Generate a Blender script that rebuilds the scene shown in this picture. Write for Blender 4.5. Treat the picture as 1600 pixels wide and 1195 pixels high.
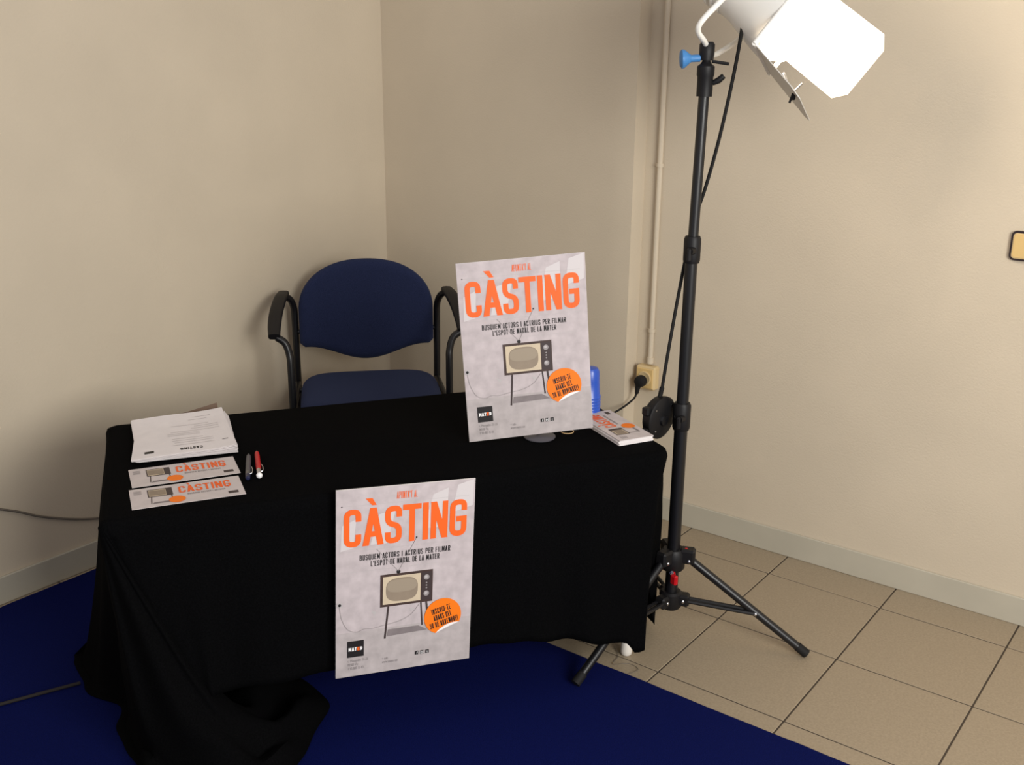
import bpy, math, random
from mathutils import Vector, Matrix
random.seed(7)
for o in list(bpy.data.objects): bpy.data.objects.remove(o, do_unlink=True)
SC = bpy.context.scene
COL = SC.collection
PI = math.pi

# ------------------------------------------------------------------ camera
CAM_POS = Vector((2.9742, -3.1607, 1.6190))
YAW, PIT, ROL, FPX = -0.6461, 0.3017, -0.0094, 1636.56
_f = Vector((math.sin(YAW)*math.cos(PIT), math.cos(YAW)*math.cos(PIT), -math.sin(PIT)))
_r = Vector((math.cos(YAW), -math.sin(YAW), 0)); _d = _f.cross(_r)
_r2 = math.cos(ROL)*_r + math.sin(ROL)*_d; _d2 = -math.sin(ROL)*_r + math.cos(ROL)*_d
cd = bpy.data.cameras.new('camera'); cam = bpy.data.objects.new('camera', cd); COL.objects.link(cam)
cd.sensor_fit = 'HORIZONTAL'; cd.sensor_width = 36; cd.lens = FPX/1600*36; cd.clip_start = 0.05
M = Matrix((_r2, -_d2, -_f)).transposed().to_4x4(); M.translation = CAM_POS
cam.matrix_world = M
SC.camera = cam

# ------------------------------------------------------------------ world, room light, exposure
w = bpy.data.worlds.new('world'); SC.world = w; w.use_nodes = True
w.node_tree.nodes['Background'].inputs[0].default_value = (1.0, 0.95, 0.96, 1)
w.node_tree.nodes['Background'].inputs[1].default_value = 0.51
def area(name, loc, target, sx, sy, power, col):
    l = bpy.data.lights.new(name, 'AREA'); l.shape = 'RECTANGLE'; l.size = sx; l.size_y = sy
    l.energy = power; l.color = col
    o = bpy.data.objects.new(name, l); COL.objects.link(o); o.location = loc
    o.rotation_euler = (Vector(target)-Vector(loc)).to_track_quat('-Z', 'Y').to_euler()
    return o
area('soft_light_right', (4.50, -2.55, 1.75), (0.6, -1.2, 1.25), 1.5, 1.3, 110, (1.0, 0.985, 0.93))  # broad soft light from an unseen source out of view on the right
SC.view_settings.view_transform = 'Standard'; SC.view_settings.look = 'None'
SC.view_settings.gamma = 1.0; SC.view_settings.use_curve_mapping = False
SC.view_settings.exposure = 0.0
LAMP_STRENGTH = 46.0

# ------------------------------------------------------------------ helpers
def lin(c):
    return tuple(((v/255)/12.92 if v/255 <= .04045 else ((v/255+.055)/1.055)**2.4) for v in c) + (1,)
MATS = {}
def mat(name, rgb, rough=.6, metal=0, noise=0, nscale=200, bump=0, bscale=300, spec=.4, sheen=0, trans=0, ntint=None, detail=3):
    if name in MATS: return MATS[name]
    m = bpy.data.materials.new(name); m.use_nodes = True; nt = m.node_tree
    b = nt.nodes['Principled BSDF']; c = lin(rgb)
    b.inputs['Base Color'].default_value = c; b.inputs['Roughness'].default_value = rough
    b.inputs['Metallic'].default_value = metal; b.inputs['Specular IOR Level'].default_value = spec
    b.inputs['Sheen Weight'].default_value = sheen; b.inputs['Sheen Tint'].default_value = (.55, .65, 1, 1); b.inputs['Transmission Weight'].default_value = trans
    if noise or bump: tc = nt.nodes.new('ShaderNodeTexCoord')
    if noise:
        n = nt.nodes.new('ShaderNodeTexNoise'); n.inputs['Scale'].default_value = nscale; n.inputs['Detail'].default_value = detail
        nt.links.new(tc.outputs['Object'], n.inputs['Vector'])
        r = nt.nodes.new('ShaderNodeValToRGB'); r.color_ramp.elements[0].position = .3; r.color_ramp.elements[1].position = .7
        k = ntint or (1, 1, 1)
        r.color_ramp.elements[0].color = tuple(c[i]*(1-noise*k[i]) for i in range(3))+(1,)
        r.color_ramp.elements[1].color = tuple(min(1, c[i]*(1+noise*k[i])) for i in range(3))+(1,)
        nt.links.new(n.outputs['Fac'], r.inputs['Fac']); nt.links.new(r.outputs['Color'], b.inputs['Base Color'])
    if bump:
        n2 = nt.nodes.new('ShaderNodeTexNoise'); n2.inputs['Scale'].default_value = bscale; n2.inputs['Detail'].default_value = 4
        nt.links.new(tc.outputs['Object'], n2.inputs['Vector'])
        bp = nt.nodes.new('ShaderNodeBump'); bp.inputs['Strength'].default_value = bump; bp.inputs['Distance'].default_value = .002
        nt.links.new(n2.outputs['Fac'], bp.inputs['Height']); nt.links.new(bp.outputs['Normal'], b.inputs['Normal'])
    MATS[name] = m; return m
def emit(name, rgb, s):
    m = bpy.data.materials.new(name); m.use_nodes = True; b = m.node_tree.nodes['Principled BSDF']
    b.inputs['Base Color'].default_value = lin(rgb); b.inputs['Emission Color'].default_value = lin(rgb); b.inputs['Emission Strength'].default_value = s
    return m

class MB:
    def __init__(s): s.v = []; s.f = []
    def add(s, vs, fs):
        k = len(s.v); s.v += [tuple(p) for p in vs]; s.f += [tuple(i+k for i in f) for f in fs]; return s
    def box(s, c, d, rz=0, bev=0):
        x, y, z = (q/2 for q in d)
        if bev:
            bev = min(bev, x*.95, y*.95, z*.95); vs = []; fs = []
            # chamfered box, 24 corners
            idx = {}
            for sx in (-1, 1):
                for sy in (-1, 1):
                    for sz in (-1, 1):
                        for ax in range(3):
                            p = [sx*(x-bev), sy*(y-bev), sz*(z-bev)]; p[ax] = (sx*x, sy*y, sz*z)[ax]
                            idx[(sx, sy, sz, ax)] = len(vs); vs.append(Vector(p))
            for ax in range(3):
                a, b = [(1, 2), (2, 0), (0, 1)][ax]
                for sg in (-1, 1):
                    q = []
                    for (p1, p2) in ((-1, -1), (1, -1), (1, 1), (-1, 1)):
                        t = [0, 0, 0]; t[ax] = sg; t[a] = p1; t[b] = p2; q.append(idx[(*t, ax)])
                    fs.append(q if sg > 0 else q[::-1])
                for p1 in (-1, 1):
                    for p2 in (-1, 1):
                        q = []
                        for sg, which in ((-1, a), (1, a), (1, b), (-1, b)):
                            t = [0, 0, 0]; t[ax] = sg; t[a] = p1; t[b] = p2; q.append(idx[(*t, which)])
                        fs.append(q if p1*p2 > 0 else q[::-1])
            for sx in (-1, 1):
                for sy in (-1, 1):
                    for sz in (-1, 1):
                        q = [idx[(sx, sy, sz, k)] for k in range(3)]; fs.append(q if sx*sy*sz > 0 else q[::-1])
        else:
            vs = [Vector((a*x, b*y, e*z)) for a in (-1, 1) for b in (-1, 1) for e in (-1, 1)]
            fs = [(0, 1, 3, 2), (4, 6, 7, 5), (0, 4, 5, 1), (2, 3, 7, 6), (0, 2, 6, 4), (1, 5, 7, 3)]
        R = Matrix.Rotation(rz, 3, 'Z')
        return s.add([R@p+Vector(c) for p in vs], fs)
    def tube(s, pts, r, n=10, cap=True):
        pts = [Vector(p) for p in pts]; m = len(pts); rr = r if isinstance(r, (list, tuple)) else [r]*m
        tang = [(pts[min(i+1, m-1)]-pts[max(i-1, 0)]).normalized() for i in range(m)]
        up = Vector((0, 0, 1)) if abs(tang[0].z) < .9 else Vector((1, 0, 0))
        nrm = (up-tang[0]*up.dot(tang[0])).normalized(); vs = []
        for i in range(m):
            nrm = (nrm-tang[i]*nrm.dot(tang[i])).normalized(); bn = tang[i].cross(nrm)
            for k in range(n):
                a = 2*PI*k/n; vs.append(pts[i]+(nrm*math.cos(a)+bn*math.sin(a))*rr[i])
        fs = [(i*n+k, i*n+(k+1) % n, (i+1)*n+(k+1) % n, (i+1)*n+k) for i in range(m-1) for k in range(n)]
        if cap: fs += [tuple(range(n))[::-1], tuple((m-1)*n+k for k in range(n))]
        return s.add(vs, fs)
    def lathe(s, prof, o=(0, 0, 0), axis=(0, 0, 1), n=24, cap=False):
        ax = Vector(axis).normalized(); t = Vector((1, 0, 0)) if abs(ax.x) < .8 else Vector((0, 1, 0))
        e1 = (t-ax*t.dot(ax)).normalized(); e2 = ax.cross(e1); o = Vector(o); vs = []
        for r, h in prof:
            for k in range(n):
                a = 2*PI*k/n; vs.append(o+ax*h+(e1*math.cos(a)+e2*math.sin(a))*r)
        fs = [(i*n+k, i*n+(k+1) % n, (i+1)*n+(k+1) % n, (i+1)*n+k) for i in range(len(prof)-1) for k in range(n)]
        if cap: fs += [tuple(range(n))[::-1], tuple((len(prof)-1)*n+k for k in range(n))]
        return s.add(vs, fs)
    def prism(s, poly, h0, h1, fn):       # polygon in 2D extruded between two heights, fn maps (a, b, h) -> point
        n = len(poly); vs = [fn(a, b, h0) for a, b in poly]+[fn(a, b, h1) for a, b in poly]
        fs = [tuple(range(n))[::-1], tuple(range(n, 2*n))]+[(i, (i+1) % n, n+(i+1) % n, n+i) for i in range(n)]
        return s.add(vs, fs)
    def build(s, name, m, parent=None, smooth=None, loc=None):
        me = bpy.data.meshes.new(name); me.from_pydata(s.v, [], s.f); me.update()
        if m: me.materials.append(m)
        if smooth is not None:
            me.polygons.foreach_set('use_smooth', [True]*len(me.polygons)); me.set_sharp_from_angle(angle=math.radians(smooth))
        o = bpy.data.objects.new(name, me); COL.objects.link(o)
        if parent: o.parent = parent
        if loc: o.location = loc
        return o
def empty(name, loc=(0, 0, 0), rot=(0, 0, 0)):
    o = bpy.data.objects.new(name, None); COL.objects.link(o); o.location = loc; o.rotation_euler = rot; o.empty_display_size = .05; return o
def tag(o, label, cat, group=None):
    o['label'] = label; o['category'] = cat
    if group: o['group'] = group
    return o
def struct(o, label=None):
    o['kind'] = 'structure'
    if label: o['label'] = label
    return o
def spline(pts, n=8):                      # Catmull-Rom through the points
    P = [Vector(p) for p in pts]; P = [P[0]*2-P[1]]+P+[P[-1]*2-P[-2]]; out = []
    for i in range(1, len(P)-2):
        for k in range(n):
            t = k/n; a, b, c, d = P[i-1:i+3]
            out.append(.5*((2*b)+(c-a)*t+(2*a-5*b+4*c-d)*t*t+(3*b-a-3*c+d)*t**3))
    return out+[P[-2]]
def interp(tab, x):
    if x <= tab[0][0]: return tab[0][1]
    for (a, b), (c, d) in zip(tab, tab[1:]):
        if x <= c: return b+(d-b)*(x-a)/(c-a)
    return tab[-1][1]

# ------------------------------------------------------------------ materials
m_wall = mat('painted_wall', (206, 193, 172), .85, noise=.035, nscale=3, bump=.35, bscale=160, spec=.2)
m_base = mat('baseboard_paint', (184, 178, 162), .6, noise=.04, nscale=6, spec=.3)
m_grout = mat('grout', (70, 60, 50), .9)
m_tile = mat('terrazzo_tile', (156, 141, 119), .45, noise=.11, nscale=170, spec=.4, detail=5)
m_carpet = mat('blue_carpet', (12, 20, 74), .95, noise=.35, nscale=420, bump=1.0, bscale=500, spec=.05)
m_cloth = mat('black_cloth', (8, 8, 9), .95, noise=.25, nscale=250, bump=.5, bscale=700, spec=.03)
m_black = mat('black_metal', (17, 17, 20), .38, spec=.5)
m_blackpl = mat('black_plastic', (21, 20, 22), .5, spec=.3)
m_rubber = mat('black_rubber', (26, 25, 25), .7, spec=.25)
m_red = mat('red_plastic', (190, 18, 28), .4)
m_chrome = mat('chrome', (200, 200, 205), .25, metal=1)
m_fabric = mat('navy_fabric', (40, 47, 76), .95, noise=.25, nscale=500, bump=.7, bscale=700, spec=.03, sheen=.10)
m_beige = mat('beige_plastic', (212, 188, 142), .45)
m_beige2 = mat('yellowed_plastic', (216, 184, 124), .45)
m_brown = mat('dark_brown_plastic', (44, 32, 34), .45)
m_blue = mat('blue_plastic', (44, 84, 186), .3, spec=.5)
m_knob = mat('light_blue_plastic', (70, 130, 190), .45)
m_paper = mat('white_paper', (232, 226, 226), .7, noise=.03, nscale=30, spec=.2)
m_board = mat('poster_print', (192, 181, 183), .6, noise=.13, nscale=34, spec=.25, detail=8)
m_flyer = mat('flyer_print', (204, 194, 192), .55, noise=.06, nscale=30, spec=.25, detail=6)
m_edge = mat('foam_board_core', (226, 222, 220), .7)
m_streak = mat('pale_print', (209, 202, 203), .55, spec=.25)
m_orange = mat('orange_ink', (243, 102, 34), .5, spec=.3)
m_orange2 = mat('bright_orange_ink', (247, 124, 20), .5, spec=.3)
m_ink = mat('black_ink', (34, 31, 32), .5, spec=.3)
m_line = mat('grey_ink', (150, 143, 143), .5, spec=.3)
m_lgrey = mat('light_grey_ink', (186, 180, 180), .5, spec=.3)
m_tvwood = mat('brown_print', (70, 54, 50), .5, noise=.2, nscale=60, spec=.3)
m_tvpanel = mat('dark_print', (66, 55, 55), .5, spec=.3)
m_tvbezel = mat('cream_print', (206, 189, 163), .5, noise=.06, nscale=30, spec=.3)
m_tvscreen = mat('taupe_print', (146, 131, 114), .5, noise=.08, nscale=25, spec=.3)
m_tvhi = mat('pale_taupe_print', (158, 144, 126), .5, spec=.3)
m_shade = mat('shadow_grey_print', (130, 121, 122), .5, noise=.1, nscale=40, spec=.3)
m_floorp = mat('pale_grey_print', (180, 171, 171), .6, noise=.13, nscale=34, spec=.25, detail=8)
m_white = mat('white_ink', (244, 242, 242), .5)
m_lamphouse = mat('glare_white_metal', (240, 238, 232), .4, spec=.5)  # near white: the lamp's glare is painted into housing and yoke
m_doorm = mat('barn_door_metal', (206, 202, 194), .4, metal=.0, spec=.5)
m_glow = emit('lit_lamp_glass', (255, 238, 216), LAMP_STRENGTH)
m_folder = mat('brown_card', (112, 92, 78), .7)
m_wire = mat('grey_cable', (110, 102, 92), .6)
m_gold = mat('tan_rubber', (196, 164, 120), .5)
m_darkgrey = mat('dark_grey_plastic', (78, 76, 82), .35)
m_foot = mat('white_rubber', (222, 216, 208), .6)
m_tabletop = mat('laminate', (150, 130, 105), .5)
m_steel = mat('grey_steel', (120, 120, 122), .4, metal=.8)

# ------------------------------------------------------------------ room shell
TILE, XO, YO, PIER_D, PIER_X, HB = .36663, 1.7809, .1617, .0753, 1.149, .089
XMAX, YMIN, HC = 4.6, -4.2, 2.9
floor = struct(MB().box(((XMAX)/2, YMIN/2, -.0516), (XMAX+.4, -YMIN+.4, .1)).build('floor', m_grout), 'pale speckled square floor tiles with dark joints')
J = .0045
def tile_mesh(wx, wy):
    mb = MB().box((wx/2, wy/2, -.003), (wx, wy, .008), bev=.0012)
    me = bpy.data.meshes.new('tile'); me.from_pydata(mb.v, [], mb.f); me.materials.append(m_tile); me.update(); return me
xs = [0.0]; x = XO-4*TILE
while x < XMAX: xs.append(x); x += TILE
ys = [0.0]; y = -YO
while y > YMIN: ys.append(y); y -= TILE
tcache = {}
for i in range(len(xs)-1):
    for j in range(len(ys)-1):
        if j > 3 and i > 0: continue                 # wholly under the carpet
        wx = round(xs[i+1]-xs[i]-J, 4); wy = round(ys[j]-ys[j+1]-J, 4)
        if (wx, wy) not in tcache: tcache[(wx, wy)] = tile_mesh(wx, wy)
        o = bpy.data.objects.new('tile', tcache[(wx, wy)]); COL.objects.link(o); o.parent = floor
        o.location = (xs[i]+J/2, ys[j+1]+J/2, -.001+random.uniform(-.0004, .0004))
struct(MB().box((-.06, YMIN/2, HC/2), (.12, -YMIN+.3, HC)).build('wall_left', m_wall), 'plain beige painted wall on the left')
struct(MB().box(((XMAX+PIER_X)/2, .06, HC/2), (XMAX-PIER_X, .12, HC)).build('wall_back', m_wall), 'plain beige painted wall behind the lamp stand')
struct(MB().box((PIER_X/2, .06-PIER_D/2, HC/2), (PIER_X, .12+PIER_D, HC)).build('wall_corner', m_wall), 'shallow projecting wall section beside the corner')
struct(MB().box((.005, (YMIN-PIER_D)/2, HB/2), (.01, -YMIN-PIER_D, HB), bev=.002).build('baseboard_left', m_base), 'low grey-beige baseboard along the left wall')
struct(MB().box(((XMAX+PIER_X)/2, -.005, HB/2), (XMAX-PIER_X-.002, .01, HB), bev=.002).build('baseboard_back', m_base), 'low grey-beige baseboard behind the lamp stand')
struct(MB().box((PIER_X/2+.005, -PIER_D-.005, HB/2), (PIER_X-.01, .01, HB), bev=.002).build('baseboard_corner', m_base), 'low baseboard below the projecting wall section')

# carpet
def carpet():
    x0, x1, y0, y1 = .036, 3.9, YMIN+.3, -.972
    mb = MB(); n = 60; top = []
    edge = []
    for k in range(n): edge.append((x0+random.uniform(-.0015, .0015), y0+(y1-y0)*k/n))
    for k in range(n): edge.append((x0+(x1-x0)*k/n, y1+random.uniform(-.0015, .0015)))
    edge += [(x1, y1), (x1, y0)]
    mb.prism(edge[::-1], .0, .007, lambda a, b, h: (a, b, h))
    o = mb.build('carpet', m_carpet); o.location.z = .002
    return tag(o, 'royal blue carpet spread over the tiled floor', 'carpet')
carpet()

# ------------------------------------------------------------------ table frame of reference
H = .66
FL = Vector((1.0414, -2.0497, 0)); U = Vector((.549, .8358, 0)).normalized(); V = Vector((-U.y, U.x, 0)); TANG = math.atan2(U.y, U.x)
def T(a, b, z=0.0): return FL+U*a+V*b+Vector((0, 0, z))

def table():
    r = empty('table', T(.66, .32, 0), (0, 0, TANG))
    tag(r, 'rectangular table hidden under the black cloth, one white foot showing', 'table')
    MB().box((.0, .0, H-.018), (1.30, .60, .026), bev=.004).build('tabletop', m_tabletop, r)
    for a, b in ((.665, -.196), (.665, .24), (-.60, -.23), (-.60, .24)):
        a2 = min(a, .63); wp = T(.66+a, .32+b); zf = .0092 if wp.y < -.97 else .0005
        l = MB().tube([(a, b, .032+zf), (a2+(a-a2)*.2, b, .40), (a2, b, H-.03)], .0125, 12).build('leg', m_steel, r, 40)
        MB().lathe([(.0, .0), (.012, .0), (.0155, .004), (.0165, .014), (.0155, .036), (.0125, .042), (.0, .042)], (a, b, zf), n=16).build('foot', m_foot, l, 50)['label'] = 'white rubber foot cap'
table()

# ------------------------------------------------------------------ black cloth
def cloth():
    hemF = [(0, .208), (.18, .208), (.5, .217), (.9, .209), (1.0, .195), (1.1, .175), (1.18, .153), (1.255, .137), (1.285, .098), (1.345, .118)]
    cols = []        # each column: list of control points from the table edge downwards
    R = .018
    def edge(p, n):  # rounded edge: two points
        p = Vector(p); n = Vector(n).normalized()
        return [p-n*R+Vector((0, 0, H)), p-n*R*.3+Vector((0, 0, H-R*.28)), p+Vector((0, 0, H-R))]
    def col(p, n, mids): cols.append((edge((p[0], p[1], 0), (n[0], n[1], 0)), [Vector(q) for q in mids]))
    rnd = random.Random(3)
    # front side from left to right
    N = 84
    for i in range(N+1):
        a = .012+(1.312-.012)*i/N
        calm = max(0, min(1, (abs(a-.64)-.16)/.12))
        f = (math.sin(a*31)+.6*math.sin(a*53+1.3))*.007*calm
        hb = a if a > .2 else .155+a*.225
        if a > 1.15: hb = 1.15+(a-1.15)*.95
        hz = interp(hemF, a)+.003*math.sin(a*47)*calm
        col((a, -.014), (0, -1), [((a+hb)/2, -.021+f*.5, (H+hz)/2), (hb, -.029+f, hz)])
    # front right corner: the front panel ends in a free edge, the side falls behind the lamp stand's leg
    for k, (t, pu, pv, hz) in enumerate(((.15, 1.306, -.010, .112), (.35, 1.312, .020, .205), (.6, 1.33, .085, .275), (.85, 1.372, .155, .262))):
        an = -PI/2+t*PI/2
        c = (1.312, .044); p = (c[0]+.056*math.cos(an), c[1]+.058*math.sin(an))
        col(p, (math.cos(an), math.sin(an)), [((p[0]+pu)/2, (p[1]+pv)/2-.004, (H+hz)/2), (pu, pv, hz)])
    # right side
    N = 40
    tu = [(.05, 1.435), (.08, 1.455), (.11, 1.460), (.17, 1.460), (.25, 1.44), (.36, 1.41), (.62, 1.36)]
    tv_ = [(.05, .190), (.08, .208), (.11, .218), (.17, .250), (.25, .325), (.36, .385), (.62, .62)]
    tz = [(.05, .12), (.07, .05), (.11, .016), (.17, .016), (.25, .06), (.36, .18), (.62, .24)]
    for i in range(N+1):
        b = .05+.57*i/N; eu = 1.370-.055*b/.64
        pu, pv, hz = interp(tu, b), interp(tv_, b), interp(tz, b); f = .004*math.sin(b*40+2)
        col((eu, b), (1, 0), [(eu+(pu-eu)*.78+f*.4, b+(pv-b)*.62, H-(H-hz)*.40), (pu+f, pv, hz)])
    for t in (.25, .5, .75):
        an = t*PI/2; c = (1.29, .617); p = (c[0]+.025*math.cos(an), c[1]+.025*math.sin(an))
        col(p, (math.cos(an), math.sin(an)), [(p[0]+.01, p[1]+.01, .42), (p[0]+.02, p[1]+.02, .22)])
    # back side, right to left
    N = 60
    for i in range(N+1):
        a = 1.29-1.255*i/N; f = .008*math.sin(a*37)
        bv = .642+.010*(1-a/1.3)
        col((a, bv), (0, 1), [(a, bv+.006+f*.4, .44), (a, bv+.012+f, .24)])
    for t in (.25, .5, .75):
        an = PI/2+t*PI/2; c = (.035, .617); p = (c[0]+.04*math.cos(an), c[1]+.036*math.sin(an))
        zz = .24-.235*t
        col(p, (math.cos(an), math.sin(an)), [(p[0]-.02*t, p[1]+.006, .42), (p[0]-.09*t, p[1]+.01, zz)])
    # left side, back to front, reaching the carpet
    ul = [(.03, .03), (.15, .012), (.25, -.0), (.32, -.02), (.42, -.075), (.48, -.105), (.56, -.125), (.655, -.11)]
    N = 44
    for i in range(N+1):
        b = .60-.57*i/N; f = (math.sin(b*27)+.5*math.sin(b*43+1))*.010
        cu = interp(ul, b); eu = -.008+.010*(b/.6)
        col((eu, b), (-1, 0), [(eu*.75+cu*.25-.004, b, .46), (eu*.35+cu*.65+f, b, .2), (cu+f, b, .022), (cu-.03+f*1.3, b-.004, .012)])
    # front left corner: the hanging cloth corner fans out and piles up on the carpet
    fan = [((.040, .030), (.016, .020)), ((.055, -.012), (.030, -.035)), ((.095, -.050), (.070, -.085)), ((.155, -.080), (.150, -.140)),
           ((.215, -.095), (.245, -.155)), ((.262, -.088), (.335, -.125)), ((.290, -.060), (.385, -.060)), ((.308, -.035), (.425, .020)),
           ((.322, .000), (.480, .115)), ((.318, .030), (.465, .200)), ((.300, .050), (.410, .290)), ((.270, .060), (.330, .330)), ((.230, .055), (.250, .300)), ((.200, .040), (.205, .200))]
    sub = 5; cp = spline([(a, b, 0) for (a, b), _ in fan], sub); ep = spline([(a, b, 0) for _, (a, b) in fan], sub); nf = len(cp)
    for k in range(nf):
        cu, cv, eu, ev = cp[k].x, cp[k].y, ep[k].x, ep[k].y; kk = k/sub
        t = (k+.5)/nf; an = PI+t*PI/2; c = (.013, .011); p = (c[0]+.023*math.cos(an), c[1]+.024*math.sin(an))
        wob = .011*math.sin(kk*2.2)
        q = Vector((cu, cv, .040+.022*math.sin(kk*1.9)+(.035 if kk > 7 else .005*kk)))
        m1 = Vector((p[0]*.72+cu*.28, p[1]*.72+cv*.28-wob*.6-.006, .44)); m2 = Vector((p[0]*.36+cu*.64, p[1]*.36+cv*.64-wob-.004, .20))
        e = Vector((eu, ev, .013+.004*(1+math.sin(kk*2.7))))
        md = (q+e)/2+Vector((0, 0, .022+.020*math.sin(kk*2.3+1)))
        cols.append((edge((p[0], p[1], 0), (math.cos(an), math.sin(an), 0)), [m1, m2, q, md, e]))
    mb = MB(); ROW = 26; grid = []
    for (ed, mids) in cols:
        pts = [ed[-1]]+mids; sm = spline(pts, 12); L = [0]
        for a, b in zip(sm, sm[1:]): L.append(L[-1]+(b-a).length)
        out = list(ed); 
        for k in range(1, ROW+1):
            d = L[-1]*k/ROW; i = 0
            while i < len(L)-2 and L[i+1] < d: i += 1
            tt = (d-L[i])/max(1e-6, L[i+1]-L[i]); out.append(sm[i].lerp(sm[i+1], min(1, tt)))
        grid.append(out)
    n = len(grid); m = len(grid[0]); vs = []
    for g in grid:
        for p in g: vs.append(T(p.x, p.y, max(p.z, .0118)))
    fs = [(i*m+k, i*m+k+1, ((i+1) % n)*m+k+1, ((i+1) % n)*m+k) for i in range(n) for k in range(m-1)]
    fs.append(tuple(i*m for i in range(n)))
    mb.add(vs, fs)
    o = mb.build('tablecloth', m_cloth, None, 60)
    so = o.modifiers.new('thickness', 'SOLIDIFY'); so.thickness = .0015; so.offset = 1
    tag(o, 'black cloth draped over the table with one corner piled on the carpet', 'tablecloth')
cloth()

# ------------------------------------------------------------------ stroke lettering
GL = {
 'A': [('para', 0, 0, .5, 1), ('para', 1, 0, .5, 1), [(.2, .27), (.8, .27)]],
 'B': [[(0, 0), (0, 1), (.92, 1, 1), (.92, .53, 1), (0, .53)], [(0, .53), (1, .53, 1), (1, 0, 1), (0, 0)]],
 'C': [[(1, .70), (1, 1, 1), (0, 1, 1), (0, 0, 1), (1, 0, 1), (1, .30)]],
 'D': [[(0, 0), (0, 1), (1, 1, 1), (1, 0, 1), (0, 0)]],
 'E': [[(1, 1), (0, 1), (0, 0), (1, 0)], [(0, .52), (.85, .52)]],
 'F': [[(1, 1), (0, 1), (0, 0)], [(0, .52), (.85, .52)]],
 'G': [[(1, .73), (1, 1, 1), (0, 1, 1), (0, 0, 1), (1, 0, 1), (1, .49)], [(1.0, .47), (.56, .47)]],
 'I': [[(.5, 0), (.5, 1)]],
 'L': [[(0, 1), (0, 0), (1, 0)]],
 'M': [[(0, 0), (0, 1)], [(1, 0), (1, 1)], ('para', 0, 1, .5, .2), ('para', 1, 1, .5, .2)],
 'N': [[(0, 0), (0, 1)], [(1, 0), (1, 1)], ('para', 0, 1, 1, 0)],
 'O': [[(.5, 1), (0, 1, 1), (0, 0, 1), (1, 0, 1), (1, 1, 1), (.5, 1)]],
 'P': [[(0, 0), (0, 1), (1, 1, 1), (1, .46, 1), (0, .46)]],
 'Q': [[(.5, 1), (0, 1, 1), (0, 0, 1), (1, 0, 1), (1, 1, 1), (.5, 1)], [(.6, .2), (1.1, -.1)]],
 'R': [[(0, 0), (0, 1), (1, 1, 1), (1, .48, 1), (0, .48)], [(.5, .48), (1, 0)]],
 'S': [[(1, .73), (1, 1, 1), (0, 1, 1), (0, .55, 1), (1, .45, 1), (1, 0, 1), (0, 0, 1), (0, .27)]],
 'T': [[(0, 1), (1, 1)], [(.5, 1), (.5, 0)]],
 'U': [[(0, 1), (0, 0, 1), (1, 0, 1), (1, 1)]],
 'V': [('para', 0, 1, .5, 0), ('para', 1, 1, .5, 0)],
 '3': [[(0, .75), (0, 1, 1), (1, 1, 1), (1, .52, 1), (.4, .52)], [(.4, .52), (1, .52, 1), (1, 0, 1), (0, 0, 1), (0, .25)]],
 '0': [[(.5, 1), (0, 1, 1), (0, 0, 1), (1, 0, 1), (1, 1, 1), (.5, 1)]],
 '-': [[(.1, .45), (.9, .45)]], "'": [[(.5, 1), (.5, .75)]], '!': [[(.5, 1), (.5, .3)], [(.5, .12), (.5, 0)]],
}
WID = {'I': .36, '-': .6, "'": .3, '!': .36, ' ': .5, 'M': 1.25, 'E': .86, 'F': .82, 'L': .82, 'T': .95}
def fillet(pts, r):
    out = []
    for i, p in enumerate(pts):
        if len(p) == 3 and 0 < i < len(pts)-1:
            b = Vector(p[:2]); a = Vector(pts[i-1][:2]); c = Vector(pts[i+1][:2])
            da = (a-b); dc = (c-b); q = min(r, da.length*.5, dc.length*.5)
            s = b+da.normalized()*q; e = b+dc.normalized()*q
            for k in range(6):
                t = k/5; out.append(s*(1-t)**2+b*2*t*(1-t)+e*t*t)
        else: out.append(Vector(p[:2]))
    return out
def ribbon(mb, pts, t, fn):
    n = len(pts); L = []; Rr = []
    for i in range(n):
        d0 = (pts[i]-pts[i-1]).normalized() if i else None
        d1 = (pts[i+1]-pts[i]).normalized() if i < n-1 else None
        if d0 is None: nn = Vector((-d1.y, d1.x)); k = 1
        elif d1 is None: nn = Vector((-d0.y, d0.x)); k = 1
        else:
            nn = Vector((-d0.y, d0.x))+Vector((-d1.y, d1.x)); nn = nn.normalized() if nn.length > 1e-6 else Vector((-d0.y, d0.x))
            k = 1/max(.38, nn.dot(Vector((-d0.y, d0.x))))
        L.append(pts[i]+nn*t/2*k); Rr.append(pts[i]-nn*t/2*k)
    vs = [fn(p.x, p.y) for p in L]+[fn(p.x, p.y) for p in Rr]
    mb.add(vs, [(i, n+i, n+i+1, i+1) for i in range(n-1)])
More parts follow.
